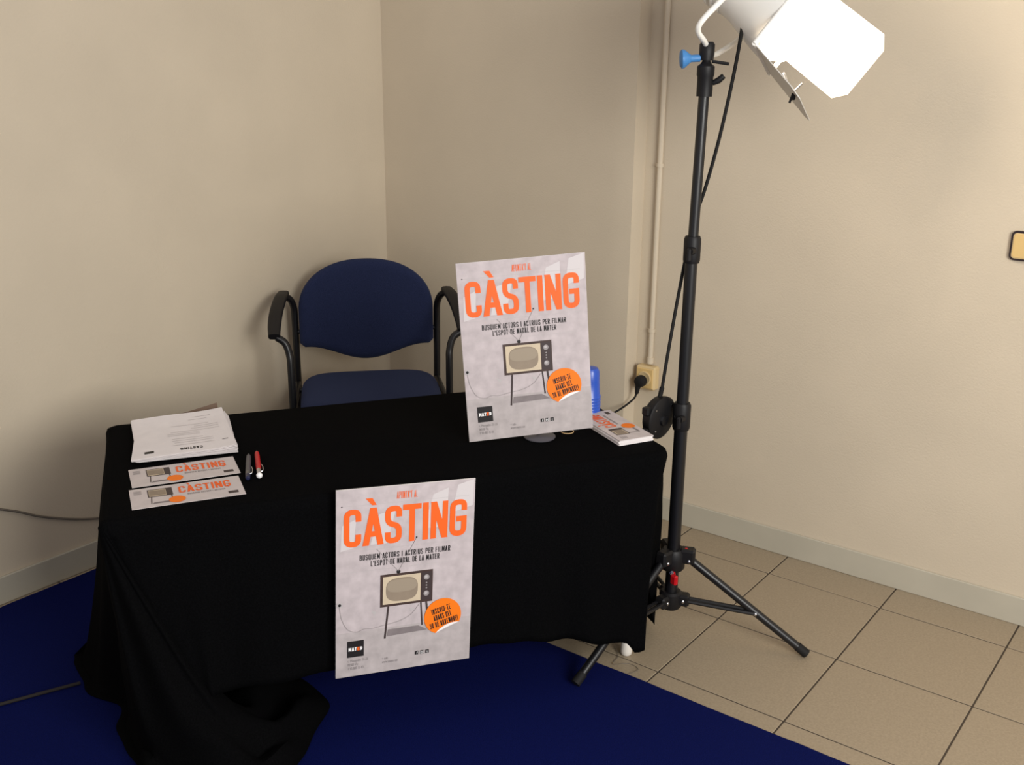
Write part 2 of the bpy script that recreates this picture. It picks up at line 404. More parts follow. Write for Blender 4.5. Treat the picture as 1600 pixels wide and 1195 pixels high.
def stroke_text(mb, text, x0, x1, ybase, h, t, fn, rot=0, gapk=.3, accent=None):
    """condensed capitals filling x0..x1, cap height h, stroke t; fn maps 2D to 3D"""
    units = sum(WID.get(c, 1) for c in text)+gapk*(len(text)-1); k = (x1-x0)/units; x = x0
    cx = (x0+x1)/2
    e0, e1, e2 = Vector(fn(0, 0)), Vector(fn(1, 0)), Vector(fn(0, 1)); nrm = (e1-e0).cross(e2-e0).normalized()
    def place(px, py):
        if rot:
            dx, dy = px-cx, py-ybase; return fn(cx+dx*math.cos(rot)-dy*math.sin(rot), ybase+dx*math.sin(rot)+dy*math.cos(rot))
        return fn(px, py)
    for c in text:
        wd = WID.get(c, 1)*k
        for si, st in enumerate(GL.get(c, [])):
            iw = wd-t; ih = h-t
            def pl2(px, py, si=si):
                q = Vector(place(px, py)); return q+nrm*(si*.00006)
            if st[0] == 'para':
                _, a0, b0, a1, b1 = st; hw = t*.56
                cxs = lambda a, b: (x+t/2+a*iw, ybase+b*h)
                p0 = cxs(a0, b0); p1 = cxs(a1, b1)
                vs = [pl2(p0[0]-hw, p0[1]), pl2(p0[0]+hw, p0[1]), pl2(p1[0]+hw, p1[1]), pl2(p1[0]-hw, p1[1])]
                mb.add(vs, [(0, 1, 2, 3) if b1 > b0 else (3, 2, 1, 0)]); continue
            pts = [((x+t/2+p[0]*iw), (ybase+t/2+p[1]*ih))+tuple(p[2:]) for p in st]
            ends = fillet(pts, max(iw*.5, .0001))
            # butt ends of straight vertical strokes run to the cap line
            for e, o in ((0, 1), (-1, -2)):
                d = (ends[e]-ends[o])
                if d.length > 1e-7 and not (c in 'CSG3' and abs(d.x) < 1e-6): ends[e] = ends[e]+d.normalized()*t/2*(1 if abs(d.y) > abs(d.x)*3 or abs(d.x) > abs(d.y)*3 else .3)
            ribbon(mb, ends, t, pl2)
        x += wd+gapk*k
def font_text(text, size, x, y, fn, align='LEFT', sx=1.0):
    cu = bpy.data.curves.new('lettering', 'FONT'); cu.body = text; cu.size = size; cu.align_x = align; cu.resolution_u = 2
    ob = bpy.data.objects.new('lettering', cu); me = ob.to_mesh()
    vs = [fn(x+v.co.x*sx, y+v.co.y) for v in me.vertices]; fs = [tuple(p.vertices) for p in me.polygons]
    ob.to_mesh_clear(); bpy.data.objects.remove(ob); bpy.data.curves.remove(cu)
    return vs, fs

# ------------------------------------------------------------------ casting poster (x across, z up, front towards -y)
def poster(name, W, label, loc, rot):
    r = empty(name, loc); r.rotation_mode = 'QUATERNION'
    r.rotation_quaternion = (Matrix.Rotation(rot[0], 3, 'Z')@Matrix.Rotation(rot[1], 3, 'X')@Matrix.Rotation(rot[2], 3, 'Y')).to_quaternion()
    tag(r, label, 'poster', 'foam board casting posters')
    HT = 1.414*W; th = .004
    MB().box((0, th/2, HT/2), (W, th, HT)).build('foam_board', m_edge, r)
    def F(layer): return lambda a, b: ((a-.5)*W, -.0003*layer-.0002, HT-b*W)     # a across 0..1, b down 0..1.414
    def G(layer): return lambda a, b: ((a-.5)*W, -.0003*layer-.0002, HT+b*W)      # b up, negative down
    def poly(name, m, pts, layer, parent=r):
        mb = MB(); f = F(layer); mb.add([f(*p) for p in pts], [tuple(range(len(pts)))[::-1]]); return mb.build(name, m, parent)
    def line(name, m, pts, t, layer, parent=r, smooth=True):
        mb = MB(); f = F(layer); P = [Vector(p) for p in pts]
        ribbon(mb, P, t, f); return mb.build(name, m, parent)
    poly('printed_wall', m_board, [(0.001, 0.001), (.999, 0.001), (.999, 1.066), (.001, 1.07)], 1)
    poly('printed_floor', m_floorp, [(0.001, 1.07), (.999, 1.066), (.999, 1.413), (.001, 1.413)], 1)
    for q in ([(.69, .09), (.80, .05), (.795, .34), (.62, .34)], [(.87, .035), (.99, .003), (.985, .20), (.83, .24)], [(.04, .26), (.14, .22), (.12, .43), (.03, .45)], [(.3, .2), (.42, .17), (.36, .42), (.24, .42)]):
        poly('pale_streak', m_streak, q, 2)
    poly('printed_stain', m_lgrey, [(.25, .92), (.29, .935), (.275, .965)], 2); poly('printed_stain', m_lgrey, [(.53, .935), (.57, .95), (.545, .965)], 2)
    # thin rules
    for b in (.122, .455, .612): line('rule', m_lgrey, [(.04, b), (.955, b)], .0022, 3)
    poly('rule_end_dot', m_ink, [(.035, .118), (.043, .118), (.043, .126), (.035, .126)], 3)
    mb = MB(); stroke_text(mb, "APUNTA'T AL", .425, .575, -.097, .052, .0036, G(4), gapk=.3); mb.build('top_lettering', m_orange, r)
    mb = MB()
    for ch, a0, a1 in (('C', .052, .175), ('A', .186, .333), ('S', .342, .464), ('T', .470, .604), ('I', .615, .657), ('N', .674, .800), ('G', .815, .942)):
        t = .0405
        if ch == 'I':
            mb.add([G(4)(a0, -.424), G(4)(a1, -.424), G(4)(a1, -.146), G(4)(a0, -.146)], [(0, 1, 2, 3)])
        else: stroke_text(mb, ch, a0, a1, -.424, .278, t, G(4), gapk=.3)
    mb.add([G(4)(*p) for p in ((.205, -.075), (.252, -.075), (.282, -.128), (.250, -.128))], [(0, 3, 2, 1)])
    mb.build('headline_lettering', m_orange, r)
    mb = MB(); stroke_text(mb, 'BUSQUEM ACTORS I ACTRIUS PER FILMAR', .165, .825, -.530, .041, .0050, G(5), gapk=.34)
    stroke_text(mb, "L'ESPOT DE NADAL DE LA MATER", .245, .745, -.581, .041, .0050, G(5), gapk=.34); mb.build('subtitle_lettering', m_ink, r)
    # television
    tv = poly('printed_television', m_tvwood, [(.315, .657), (.70, .657), (.70, .905), (.315, .905)], 5)
    poly('bezel', m_tvbezel, [(.333, .675), (.61, .675), (.61, .887), (.333, .887)], 6, tv)
    sc = []
    for k in range(40):
        a = 2*PI*k/40; c, s = math.cos(a), math.sin(a); e = 2/2.9
        sc.append((.472+.117*math.copysign(abs(c)**e, c), .781-.09*math.copysign(abs(s)**e, s)))
    poly('screen', m_tvscreen, sc[::-1], 7, tv)
    hi = [(.472+(x-.472)*.93, .752+(y-.781)*.55) for x, y in sc]
    poly('screen_highlight', m_tvhi, hi[::-1], 8, tv)
    poly('control_panel', m_tvpanel, [(.617, .672), (.69, .672), (.69, .89), (.617, .89)], 6, tv)
    def disc(name, m, cx, cy, rr, layer, parent, n=20): return poly(name, m, [(cx+rr*math.cos(-2*PI*k/n), cy+rr*math.sin(-2*PI*k/n)) for k in range(n)][::-1][::-1], layer, parent)
    for cy in (.712, .838):
        disc('knob', m_line, .653, cy, .021, 7, tv); disc('knob_centre', m_lgrey, .650, cy-.004, .011, 8, tv)
    for cy in (.755, .775, .795): disc('button', m_line, .653, cy, .006, 7, tv)
    for (p, q, t0) in (((.375, .905), (.352, 1.152), .013), ((.655, .905), (.682, 1.128), .014), ((.615, .905), (.628, 1.085), .011)):
        line('television_leg', m_tvpanel, [p, q], t0, 5, tv)
    poly('printed_shadow', m_shade, [(.375, 1.085), (.60, 1.085), (.668, 1.128), (.365, 1.138)], 3)
    line('antenna', m_line, [(.285, .455), (.445, .640)], .0028, 6, tv); line('antenna', m_line, [(.572, .402), (.445, .640)], .0028, 6, tv)
    disc('antenna_tip', m_ink, .573, .398, .006, 6, tv); disc('antenna_base', m_ink, .445, .645, .014, 6, tv)
    cab = spline([(x, y, 0) for x, y in ((.022, .86), (.04, .96), (.085, 1.045), (.15, 1.07), (.20, 1.055), (.26, 1.06), (.35, 1.045), (.45, 1.03), (.54, .99), (.60, .92))], 6)
    line('printed_cable', m_line, [(p.x, p.y) for p in cab], .004, 4)
    poly('printed_socket', m_lgrey, [(.008, .832), (.043, .832), (.043, .866), (.008, .866)], 4); disc('socket_hole', m_ink, .025, .849, .011, 5, r)
    # round orange sticker print with a peeling edge
    bx, by, br = .782, 1.035, .140
    def BP(a, b): return (bx+br*a, by+br*b)
    def qb(p, q, r_, n=10): return [((1-t)**2*p[0]+2*t*(1-t)*q[0]+t*t*r_[0], (1-t)**2*p[1]+2*t*(1-t)*q[1]+t*t*r_[1]) for t in [k/n for k in range(n+1)]]
    a1, a2 = math.radians(112), math.radians(26+360)          # the lower right segment is peeled back
    rimp = [(math.cos(a1+(a2-a1)*k/44), math.sin(a1+(a2-a1)*k/44)) for k in range(45)]
    peel = qb(rimp[-1], (.16, .34), rimp[0])
    bdg = poly('orange_badge', m_orange2, [BP(*p) for p in rimp+peel[1:-1]][::-1], 9)
    low = qb(rimp[-1], (.30, .62), rimp[0])
    poly('peeled_edge', m_white, [BP(*p) for p in peel+low[::-1][1:-1]], 9.5, bdg)
    mb = MB(); rt = math.radians(13)
    for tx, wd, dy in (('INSCRIU-TE', .145, .0), ('ABANS DEL', .135, .052), ('30 DE NOVEMBRE!', .215, .104)):
        cx = bx-.0+.012*(dy/.052-1)*0+(-.006+dy*.23*1); cy = by-.034+dy
        stroke_text(mb, tx, cx-wd/2-.004, cx+wd/2-.004, -cy, .043, .0052, G(10), rot=rt, gapk=.34)
    mb.build('badge_lettering', m_ink, bdg)
    # logo, address, icons
    lg = poly('logo_square', m_ink, [(.080, 1.137), (.200, 1.137), (.200, 1.262), (.080, 1.262)], 5)
    mb = MB(); stroke_text(mb, 'MAT', .090, .148, -1.213, .027, .0072, G(6), gapk=.18); stroke_text(mb, 'R', .172, .189, -1.213, .027, .0072, G(6)); mb.build('logo_lettering', m_white, lg)
    mb = MB(); stroke_text(mb, 'E', .152, .169, -1.213, .027, .0072, G(6)); mb.build('logo_letter', m_orange, lg)
    mb = MB()
    for tx, a, b in (('c. Morgades 21-23', .085, 1.300), ('08500 Vic', .085, 1.330), ('T 93 885 15 83', .085, 1.360), ('+ info', .335, 1.318), ('www.mater.cat', .335, 1.345)):
        mb = MB().add(*font_text(tx, .030, a, -b, G(5), sx=.62 if tx[0] != 'c' else .66)); mb.build('address_lettering', m_line, r)
    mb = MB()
    for b in (1.131, 1.141): mb.add([F(5)(a, c) for a, c in ((.808, b), (.90, b), (.90, b+.004), (.808, b+.004))], [(0, 3, 2, 1)])
    mb.build('small_print', m_lgrey, r)
    for k, ch in enumerate('fmt'):
        a = .578+k*.040
        ic = poly('icon', m_ink, [(a, 1.288), (a+.026, 1.288), (a+.026, 1.316), (a, 1.316)], 5)
        if ch == 'f':
            mb = MB(); mb.add(*font_text('f', .034, a+.012, -1.316, G(6))); mb.build('icon_mark', m_white, ic)
        elif ch == 'm': line('icon_mark', m_white, [(a+.004, 1.293), (a+.013, 1.303), (a+.022, 1.293), (a+.022, 1.311), (a+.004, 1.311), (a+.004, 1.293)], .003, 6, ic)
        else:
            mb = MB(); mb.add(*font_text('t', .030, a+.008, -1.311, G(6))); mb.build('icon_mark', m_white, ic)
    return r
D2R = math.radians
def lerp3(a, b, t): return tuple(p+(q-p)*t for p, q in zip(a, b))
# sizes and poses
poster('casting_poster', .329, 'white casting poster with an orange headline standing on the tabletop', lerp3((1.5079, -1.1306, .6960), (1.4621, -1.0671, .6730), .9), (D2R(47.17), D2R(-2.65), D2R(-3.83)))
poster('casting_poster', .333, 'white casting poster hanging on the front of the black tablecloth', lerp3((1.4521, -1.5617, .2171), (1.4060, -1.5132, .1746), .3), (D2R(58.64), D2R(-1.99), D2R(2.90)))

# display stand behind the standing poster
def poster_stand():
    c = T(1.075, .19, H+.002); r = empty('poster_stand', c, (0, 0, D2R(47.17)))
    tag(r, 'dark grey display stand with a round base under the standing poster', 'stand')
    MB().lathe([(0, 0), (.040, 0), (.042, .002), (.042, .004), (.036, .0065), (.012, .009), (0, .009)], n=32).build('base', m_darkgrey, r, 40)
    MB().tube([(0, .0, .008), (0, .026, .012), (.0, .030, .06), (.0, .030, .26)], .004, 10).build('rod', m_black, r, 40)
    MB().box((0, .024, .25), (.03, .012, .02), bev=.002).build('clip', m_blackpl, r)
poster_stand()

# ------------------------------------------------------------------ flyers (same artwork, landscape strip)
FW, FH = .246, .116
def flyer_art(parent, y0, W=FW, HT=FH):
    def F(l): return lambda a, b: (a, b, y0+.00012*l)
    def poly(name, m, pts, l, par=parent):
        mb = MB(); mb.add([F(l)(*p) for p in pts], [tuple(range(len(pts)))]); return mb.build(name, m, par)
    x0 = -W/2
    X = lambda a: x0+a*W
    Y = lambda b: b*HT
    tv = poly('printed_television', m_tvpanel, [(X(.155), Y(.47)), (X(.375), Y(.47)), (X(.375), Y(.86)), (X(.155), Y(.86))], 2)
    poly('screen', m_tvscreen, [(X(.168), Y(.53)), (X(.315), Y(.53)), (X(.315), Y(.80)), (X(.168), Y(.80))], 3, tv)
    poly('screen_border', m_tvbezel, [(X(.165), Y(.50)), (X(.318), Y(.50)), (X(.318), Y(.83)), (X(.165), Y(.83))], 2.5, tv)
    for p, q in (((.185, .47), (.175, .15)), ((.36, .47), (.366, .2))):
        mb = MB(); ribbon(mb, [Vector((X(p[0]), Y(p[1]))), Vector((X(q[0]), Y(q[1])))], .0022, F(2)); mb.build('television_leg', m_tvpanel, tv)
    poly('printed_shadow', m_shade, [(X(.18), Y(.13)), (X(.36), Y(.13)), (X(.365), Y(.2)), (X(.2), Y(.2))], 1.5)
    n = 20; poly('orange_badge', m_orange2, [(X(.40)+.0185*math.cos(2*PI*k/n), Y(.21)+.0185*math.sin(2*PI*k/n)) for k in range(n)], 4)
    mb = MB(); G = lambda a, b: F(4)(a, b)
    stroke_text(mb, 'CASTING', X(.43), X(.90), Y(.50), HT*.33, .0048, G, gapk=.2)
    mb.add([F(4)(X(.508), Y(.97)), F(4)(X(.528), Y(.97)), F(4)(X(.541), Y(.87)), F(4)(X(.528), Y(.87))], [(0, 1, 2, 3)]); mb.build('headline_lettering', m_orange, parent)
    mb = MB(); stroke_text(mb, 'BUSQUEM ACTORS I ACTRIUS', X(.50), X(.84), Y(.37), HT*.06, .0012, G); mb.build('subtitle_lettering', m_line, parent)
    poly('logo_square', m_tvpanel, [(X(.855), Y(.13)), (X(.945), Y(.13)), (X(.945), Y(.25)), (X(.855), Y(.25))], 2)
    mb = MB()
    for b in (.85, .80, .75, .70): ribbon(mb, [Vector((X(.035), Y(b))), Vector((X(.105), Y(b)))], .0022, F(2))
    mb.build('small_print', m_line, parent)
def quad_frame(a, b, d):      # origin at bottom centre from bottom-left a, bottom-right b in table coordinates
    pa, pb = T(*a), T(*b); return (pa+pb)/2, math.atan2((pb-pa).y, (pb-pa).x), (pb-pa).length
def flyer(a, b, label, tilt=0):
    c, ang, _ = quad_frame(a, b, 0)
    r = empty('casting_flyer', (c.x, c.y, H+.0022), (tilt, 0, ang)); tag(r, label, 'flyer', 'casting flyers lying on the table')
    mb = MB().box((0, FH/2, .0005), (FW, FH, .001)); mb.build('flyer_sheet', m_flyer, r)
    flyer_art(r, .0012); return r
flyer((.060, .037), (.306, .050), 'casting flyer lying nearest the front edge of the table')
flyer((.062, .166), (.306, .182), 'casting flyer lying between the papers and the front flyer')
def flyer_stack():
    c, ang, _ = quad_frame((1.349, .076), (1.326, .30), 0)
    # flyer reads towards the back of the table: bottom edge is the right-hand side
    r = empty('flyer_stack', (c.x, c.y, H+.0022), (0, 0, ang)); tag(r, 'small stack of casting flyers at the right end of the table', 'flyer stack')
    n = 9; z = 0
    for k in range(n):
        MB().box((random.uniform(-.0012, .0012), .103/2+random.uniform(-.0012, .0012), z+.0007), (.226, .103, .0014)).build('flyer_sheet', m_flyer if k == n-1 else m_paper, r, loc=(0, 0, 0)); z += .0016
    flyer_art(r, z-.0001, .222, .101)
flyer_stack()

# ------------------------------------------------------------------ paper stack
def papers():
    c = T(.185, .462, H+.006); r = empty('paper_stack', c, (0, 0, TANG+D2R(3)))
    tag(r, 'pile of white printed forms fanned out on the left end of the table', 'paper stack')
    W, D = .236, .290; n = 12
    for k in range(n):
        da = random.uniform(-.5, .5)-(n-1-k)*.32; dx = .010*(1-k/n)+random.uniform(-.003, .003); dy = -.003*(1-k/n)+random.uniform(-.003, .003)
        z0 = .0008*k; nx, ny = 10, 8; vs = []; top = k/(n-1)
        for lay in (0, .0006):
            for j in range(ny+1):
                for i in range(nx+1):
                    a = (i/nx-.5)*W; b = (j/ny-.5)*D
                    flare = 1
                    curl = top*(.010*max(0, (i/nx-.55)/.45)**2+.006*max(0, (j/ny-.6)/.4)**2)+.004*top*math.sin(i/nx*PI)
                    # near left corner splays outwards
                    if j < ny/2 and i < nx/2: a -= .016*top*(1-2*j/ny)*(1-2*i/nx)
                    ca, sa = math.cos(D2R(da)), math.sin(D2R(da))
                    vs.append((a*ca-b*sa+dx, a*sa+b*ca+dy, z0+curl+lay))
        q = nx+1; K = (nx+1)*(ny+1); fs = []
        for j in range(ny):
            for i in range(nx):
                f = (j*q+i, j*q+i+1, (j+1)*q+i+1, (j+1)*q+i); fs.append(f[::-1]); fs.append(tuple(v+K for v in f))
        rim = [i for i in range(nx+1)]+[j*q+nx for j in range(1, ny+1)]+[ny*q+i for i in range(nx-1, -1, -1)]+[j*q for j in range(ny-1, 0, -1)]
        for a, b in zip(rim, rim[1:]+rim[:1]): fs.append((a, b, b+K, a+K))
        sh = MB().add(vs, fs).build('paper_sheet', m_paper, r, 30)
        if k == n-1:
            # printing on the top form, upside down for the viewer; follows the curl of the sheet
            def P(a, b):      # a across 0..1, b up the page (towards the viewer), returns point on the sheet
                i = (1-a); j = (1-b); x = (i-.5)*W; y = (j-.5)*D
                curl = .010*max(0, (i-.55)/.45)**2+.006*max(0, (j-.6)/.4)**2+.004*math.sin(i*PI)
                if j < .5 and i < .5: x -= .016*(1-2*j)*(1-2*i)
                ca, sa = math.cos(D2R(da)), math.sin(D2R(da))
                return (x*ca-y*sa+dx, x*sa+y*ca+dy, z0+curl+.0006+.0009)
            mb = MB(); stroke_text(mb, 'CASTING', .34, .56, .88, .05, .009, P, gapk=.3); mb.build('form_heading', m_ink, sh)
            mb = MB()
            for bb, a0, a1 in ((.80, .2, .62), (.74, .2, .60), (.69, .2, .62), (.64, .3, .62), (.55, .32, .66), (.51, .32, .66), (.46, .1, .62), (.4, .1, .4), (.35, .1, .36), (.30, .2, .6), (.18, .2, .4), (.12, .15, .35)):
                n2 = 12; ribbon(mb, [Vector((a0+(a1-a0)*t/n2, bb)) for t in range(n2+1)], .006, P)
            mb.build('form_lines', m_lgrey, sh)
            mb = MB(); mb.add([P(*p) for p in ((.80, .86), (.885, .86), (.885, .91), (.80, .91))], [(0, 1, 2, 3)]); mb.build('form_logo', m_ink, sh)
            mb = MB(); mb.add([P(*p) for p in ((.06, .80), (.12, .80), (.12, .815), (.06, .815))], [(0, 1, 2, 3)]); mb.build('form_mark', m_line, sh)
papers()
def folder():
    c = T(.215, .600, H+.002); r = empty('card_folder', c, (0, 0, TANG+D2R(6))); tag(r, 'brown card folder showing behind the pile of white papers', 'folder')
    MB().box((0, -.035, .0012), (.16, .13, .0016), bev=.0005).build('back_cover', m_folder, r)
    mb = MB(); vs = []; n = 10; rows = ((-.10, 0), (.008, 0), (.025, .5), (.044, 1))
    for lay in (0, .0012):
        for k in range(n+1):
            a = -.08+.16*k/n; lift = .027*(k/n)**1.2
            for b, t in rows: vs.append((a, b, .0025+lift*t+lay))
    m = len(rows); K = m*(n+1); fs = []
    for k in range(n):
        for q in range(m-1):
            f = (k*m+q, (k+1)*m+q, (k+1)*m+q+1, k*m+q+1); fs += [f[::-1], tuple(v+K for v in f)]
        fs += [(k*m, (k+1)*m, (k+1)*m+K, k*m+K), ((k+1)*m+m-1, k*m+m-1, k*m+m-1+K, (k+1)*m+m-1+K)]
    mb.add(vs, fs).build('front_cover', m_folder, r, 40)
folder()

# ------------------------------------------------------------------ pens
def pen(tip, end, body, front, label, name='pen', dark=False):
    a = T(*tip, 0); b = T(*end, 0); d = b-a; L = d.length
    r = empty(name, (a.x, a.y, H+.0026), (0, 0, math.atan2(d.y, d.x))); tag(r, label, 'pen', 'pens on the table')
    R = .0062; ax = (1, 0, 0); o = (0, 0, R)
    MB().lathe([(.0008, 0), (.0016, .002), (.0048, .017), (.0052, .018), (0, .018)], o, ax, 16).build('tip', front, r, 40)
    MB().lathe([(0, .0175), (.0054, .0175), (R, .035), (R, L*.72), (.0058, L*.76), (0, L*.76)], o, ax, 16).build('barrel', body, r, 40)
    MB().lathe([(0, L*.755), (.0060, L*.755), (.0060, L*.86), (.0045, L*.875), (0, L*.875)], o, ax, 16).build('collar', m_chrome if not dark else m_steel, r, 40)
    if dark: MB().lathe([(0, L*.87), (.0058, L*.87), (.0055, L*.985), (.003, L), (0, L)], o, ax, 16).build('end_cap', mat('navy_plastic', (28, 32, 66), .4), r, 40)
    else:
        MB().lathe([(0, L*.87), (.003, L*.87)]+[(.0075*math.sin(PI*k/8), L*.95-.0075*math.cos(PI*k/8)) for k in range(1, 9)], o, ax, 16).build('push_button', m_white, r, 40)
    MB().tube(spline([(L*.84, .005, R+.002), (L*.82, .0098, R+.003), (L*.68, .0102, R+.003), (L*.58, .0075, R+.002)], 5), .0011, 8).build('pocket_clip', m_chrome, r, 40)
pen((.337, .288), (.318, .125), m_darkgrey, m_darkgrey, 'dark grey ballpoint pen beside the red pen', dark=True)
pen((.358, .303), (.345, .128), m_red, m_chrome, 'red ballpoint pen with a white push button')

# things half hidden behind the standing poster
def hidden_things():
    s = MB().box((0, 0, .0008), (.21, .13, .0014)).build('paper_sheet', m_paper, None); s.location = T(1.12, .545, H+.002); s.rotation_euler = (0, 0, TANG-D2R(4)); tag(s, 'white sheet of paper peeking out left behind the standing poster', 'paper')
    r = empty('marker_pen', T(1.005, .50, H+.0022), (0, 0, TANG+D2R(6))); tag(r, 'red marker cap end peeking out behind the standing poster', 'marker')
    MB().lathe([(0, 0), (.0075, .001), (.0085, .004), (.0088, .04), (0, .04)], (0, 0, .009), (1, 0, 0), 16).build('cap', m_red, r, 40)
    MB().lathe([(0, .039), (.008, .039), (.008, .115), (.0065, .118), (0, .118)], (0, 0, .009), (1, 0, 0), 16).build('barrel', m_white, r, 40)
    c = T(1.272, .318, H+.002); r = empty('plastic_bottle', c); tag(r, 'blue plastic bottle standing behind the right edge of the poster', 'bottle')
    pr = [(0, 0), (.030, 0), (.032, .003)]
    for k in range(6): pr += [(.032, .004+k*.0085), (.0305, .008+k*.0085), (.032, .0115+k*.0085)]
    pr += [(.0315, .058), (.029, .062), (.027, .10), (.026, .128), (.021, .137), (0, .140)]
    MB().lathe(pr, n=28).build('bottle_body', m_blue, r, 35)
    t = [(.017*math.cos(2*PI*k/24), .017*math.sin(2*PI*k/24), 0) for k in range(25)]
    rb = MB().tube(t, .0013, 8, False).build('rubber_band', m_gold, None, 60); rb.location = T(1.160, .205, H+.0036); tag(rb, 'tan rubber band lying below the standing poster', 'rubber band')
hidden_things()

# ------------------------------------------------------------------ chair
def chair():
    r = empty('visitor_chair', (.256, -.459, 0), (0, 0, D2R(-43+90))); tag(r, 'dark blue upholstered armchair with black tube frame behind the table', 'chair')
    # backrest: rounded top, sagging lower edge
    W = .247; nx, nz = 40, 18
    def top(x): return .715+.190*max(0, 1-abs(x)**2.25)**(1/2.25)
    def bot(x): return .583-.058*(.5+.5*math.cos(PI*min(1, abs(x)*1.08)))+(.0 if abs(x) < .93 else (abs(x)-.93)*.25)
    vs = []; 
    for side in (-1, 1):
        for i in range(nx+1):
            x = math.sin((i/nx-.5)*PI)
            for j in range(nz+1):
                t = j/nz; t = .5-.5*math.cos(PI*t); z0, z1 = bot(x), top(x); z = z0+(z1-z0)*t
                ed = min(1, (1-abs(x))/.12)*1.0; ev = min(1, min(t, 1-t)*(z1-z0)/.028)
                k = math.sqrt(max(0, 1-(1-min(ed, 1))**2))*math.sqrt(max(0, 1-(1-ev)**2))
                yc = .030*(1-x*x)+.02*(z-.6)             # gently dished towards the sitter
                vs.append((x*W, yc+side*.024*k-.012, z))
    K = (nx+1)*(nz+1); q = nz+1; fs = []
    for i in range(nx):
        for j in range(nz):
            f = (i*q+j, (i+1)*q+j, (i+1)*q+j+1, i*q+j+1); fs += [f, tuple(v+K for v in f)[::-1]]
    b = MB().add(vs, fs).build('backrest', m_fabric, r, 80)
    # seat cushion
    nx, ny = 28, 22; vs = []
    for side in (1, -1):
        for i in range(nx+1):
            for j in range(ny+1):
                x = -math.cos(PI*i/nx); y = -math.cos(PI*j/ny)
                # map the square to a rounded one
                p = 5.0; m = max(abs(x), abs(y), 1e-6); n = (abs(x)**p+abs(y)**p)**(1/p); s = m/n
                X = x*s*.245; Y = -.275+y*s*.235
                k = math.sqrt(max(0, 1-max(0, (m-.8)/.2)**2))
                vs.append((X, Y, .470+side*.032*k+(.006 if side > 0 else 0)*(1-m*m)-.02*max(0, -y-.75)**1.5))
    K = (nx+1)*(ny+1); q = ny+1; fs = []
    for i in range(nx):
        for j in range(ny):
            f = (i*q+j, (i+1)*q+j, (i+1)*q+j+1, i*q+j+1); fs += [f, tuple(v+K for v in f)[::-1]]
    MB().add(vs, fs).build('seat', m_fabric, r, 80)
    for s in (-1, 1):
        rear = spline([(s*.262, .12, .004), (s*.262, .055, .25), (s*.262, .012, .50), (s*.262, .002, .68), (s*.264, -.004, .735), (s*.276, -.022, .770), (s*.298, -.045, .786)], 7)
        MB().tube(rear, .0125, 12).build('rear_leg', m_black, r, 50)
        front = spline([(s*.272, -.36, .004), (s*.272, -.335, .30), (s*.272, -.32, .58), (s*.275, -.312, .640), (s*.288, -.306, .680), (s*.314, -.302, .700)], 7)
        MB().tube(front, .0125, 12).build('front_leg', m_black, r, 50)
        # arm pad: flat tapering bar
        arm = spline([(s*.296, -.030, .792), (s*.306, -.10, .786), (s*.317, -.19, .762), (s*.322, -.26, .732), (s*.322, -.315, .706)], 6)
        mb = MB(); vs = []; n = len(arm)
        for i, p in enumerate(arm):
            t = i/(n-1); hw = .020+.004*math.sin(PI*t); hh = .012; tn = (arm[min(i+1, n-1)]-arm[max(i-1, 0)]).normalized(); sd = Vector((1, 0, 0)); up = sd.cross(tn).normalized()
            if up.z < 0: up = -up
            for k in range(12):
                a = 2*PI*k/12; c, sn = math.cos(a), math.sin(a); e = .6
                vs.append(p+sd*hw*math.copysign(abs(c)**e, c)+up*hh*math.copysign(abs(sn)**e, sn))
        fs = [(i*12+k, i*12+(k+1) % 12, (i+1)*12+(k+1) % 12, (i+1)*12+k) for i in range(n-1) for k in range(12)]+[tuple(range(12)), tuple((n-1)*12+k for k in range(12))]
        mb.add(vs, fs).build('armrest', m_blackpl, r, 50)
        MB().tube([(s*.262, .015, .44), (s*.268, -.16, .432), (s*.272, -.33, .44)], .011, 10).build('side_rail', m_black, r, 50)
        MB().tube([(s*.262, .004, .64), (s*.225, .004, .64)], .009, 10).build('back_bracket', m_black, r, 50)
    for yy, xx in ((-.06, .26), (-.30, .27)): MB().tube([(-xx, yy, .432), (xx, yy, .432)], .011, 10).build('cross_rail', m_black, r, 50)
chair()

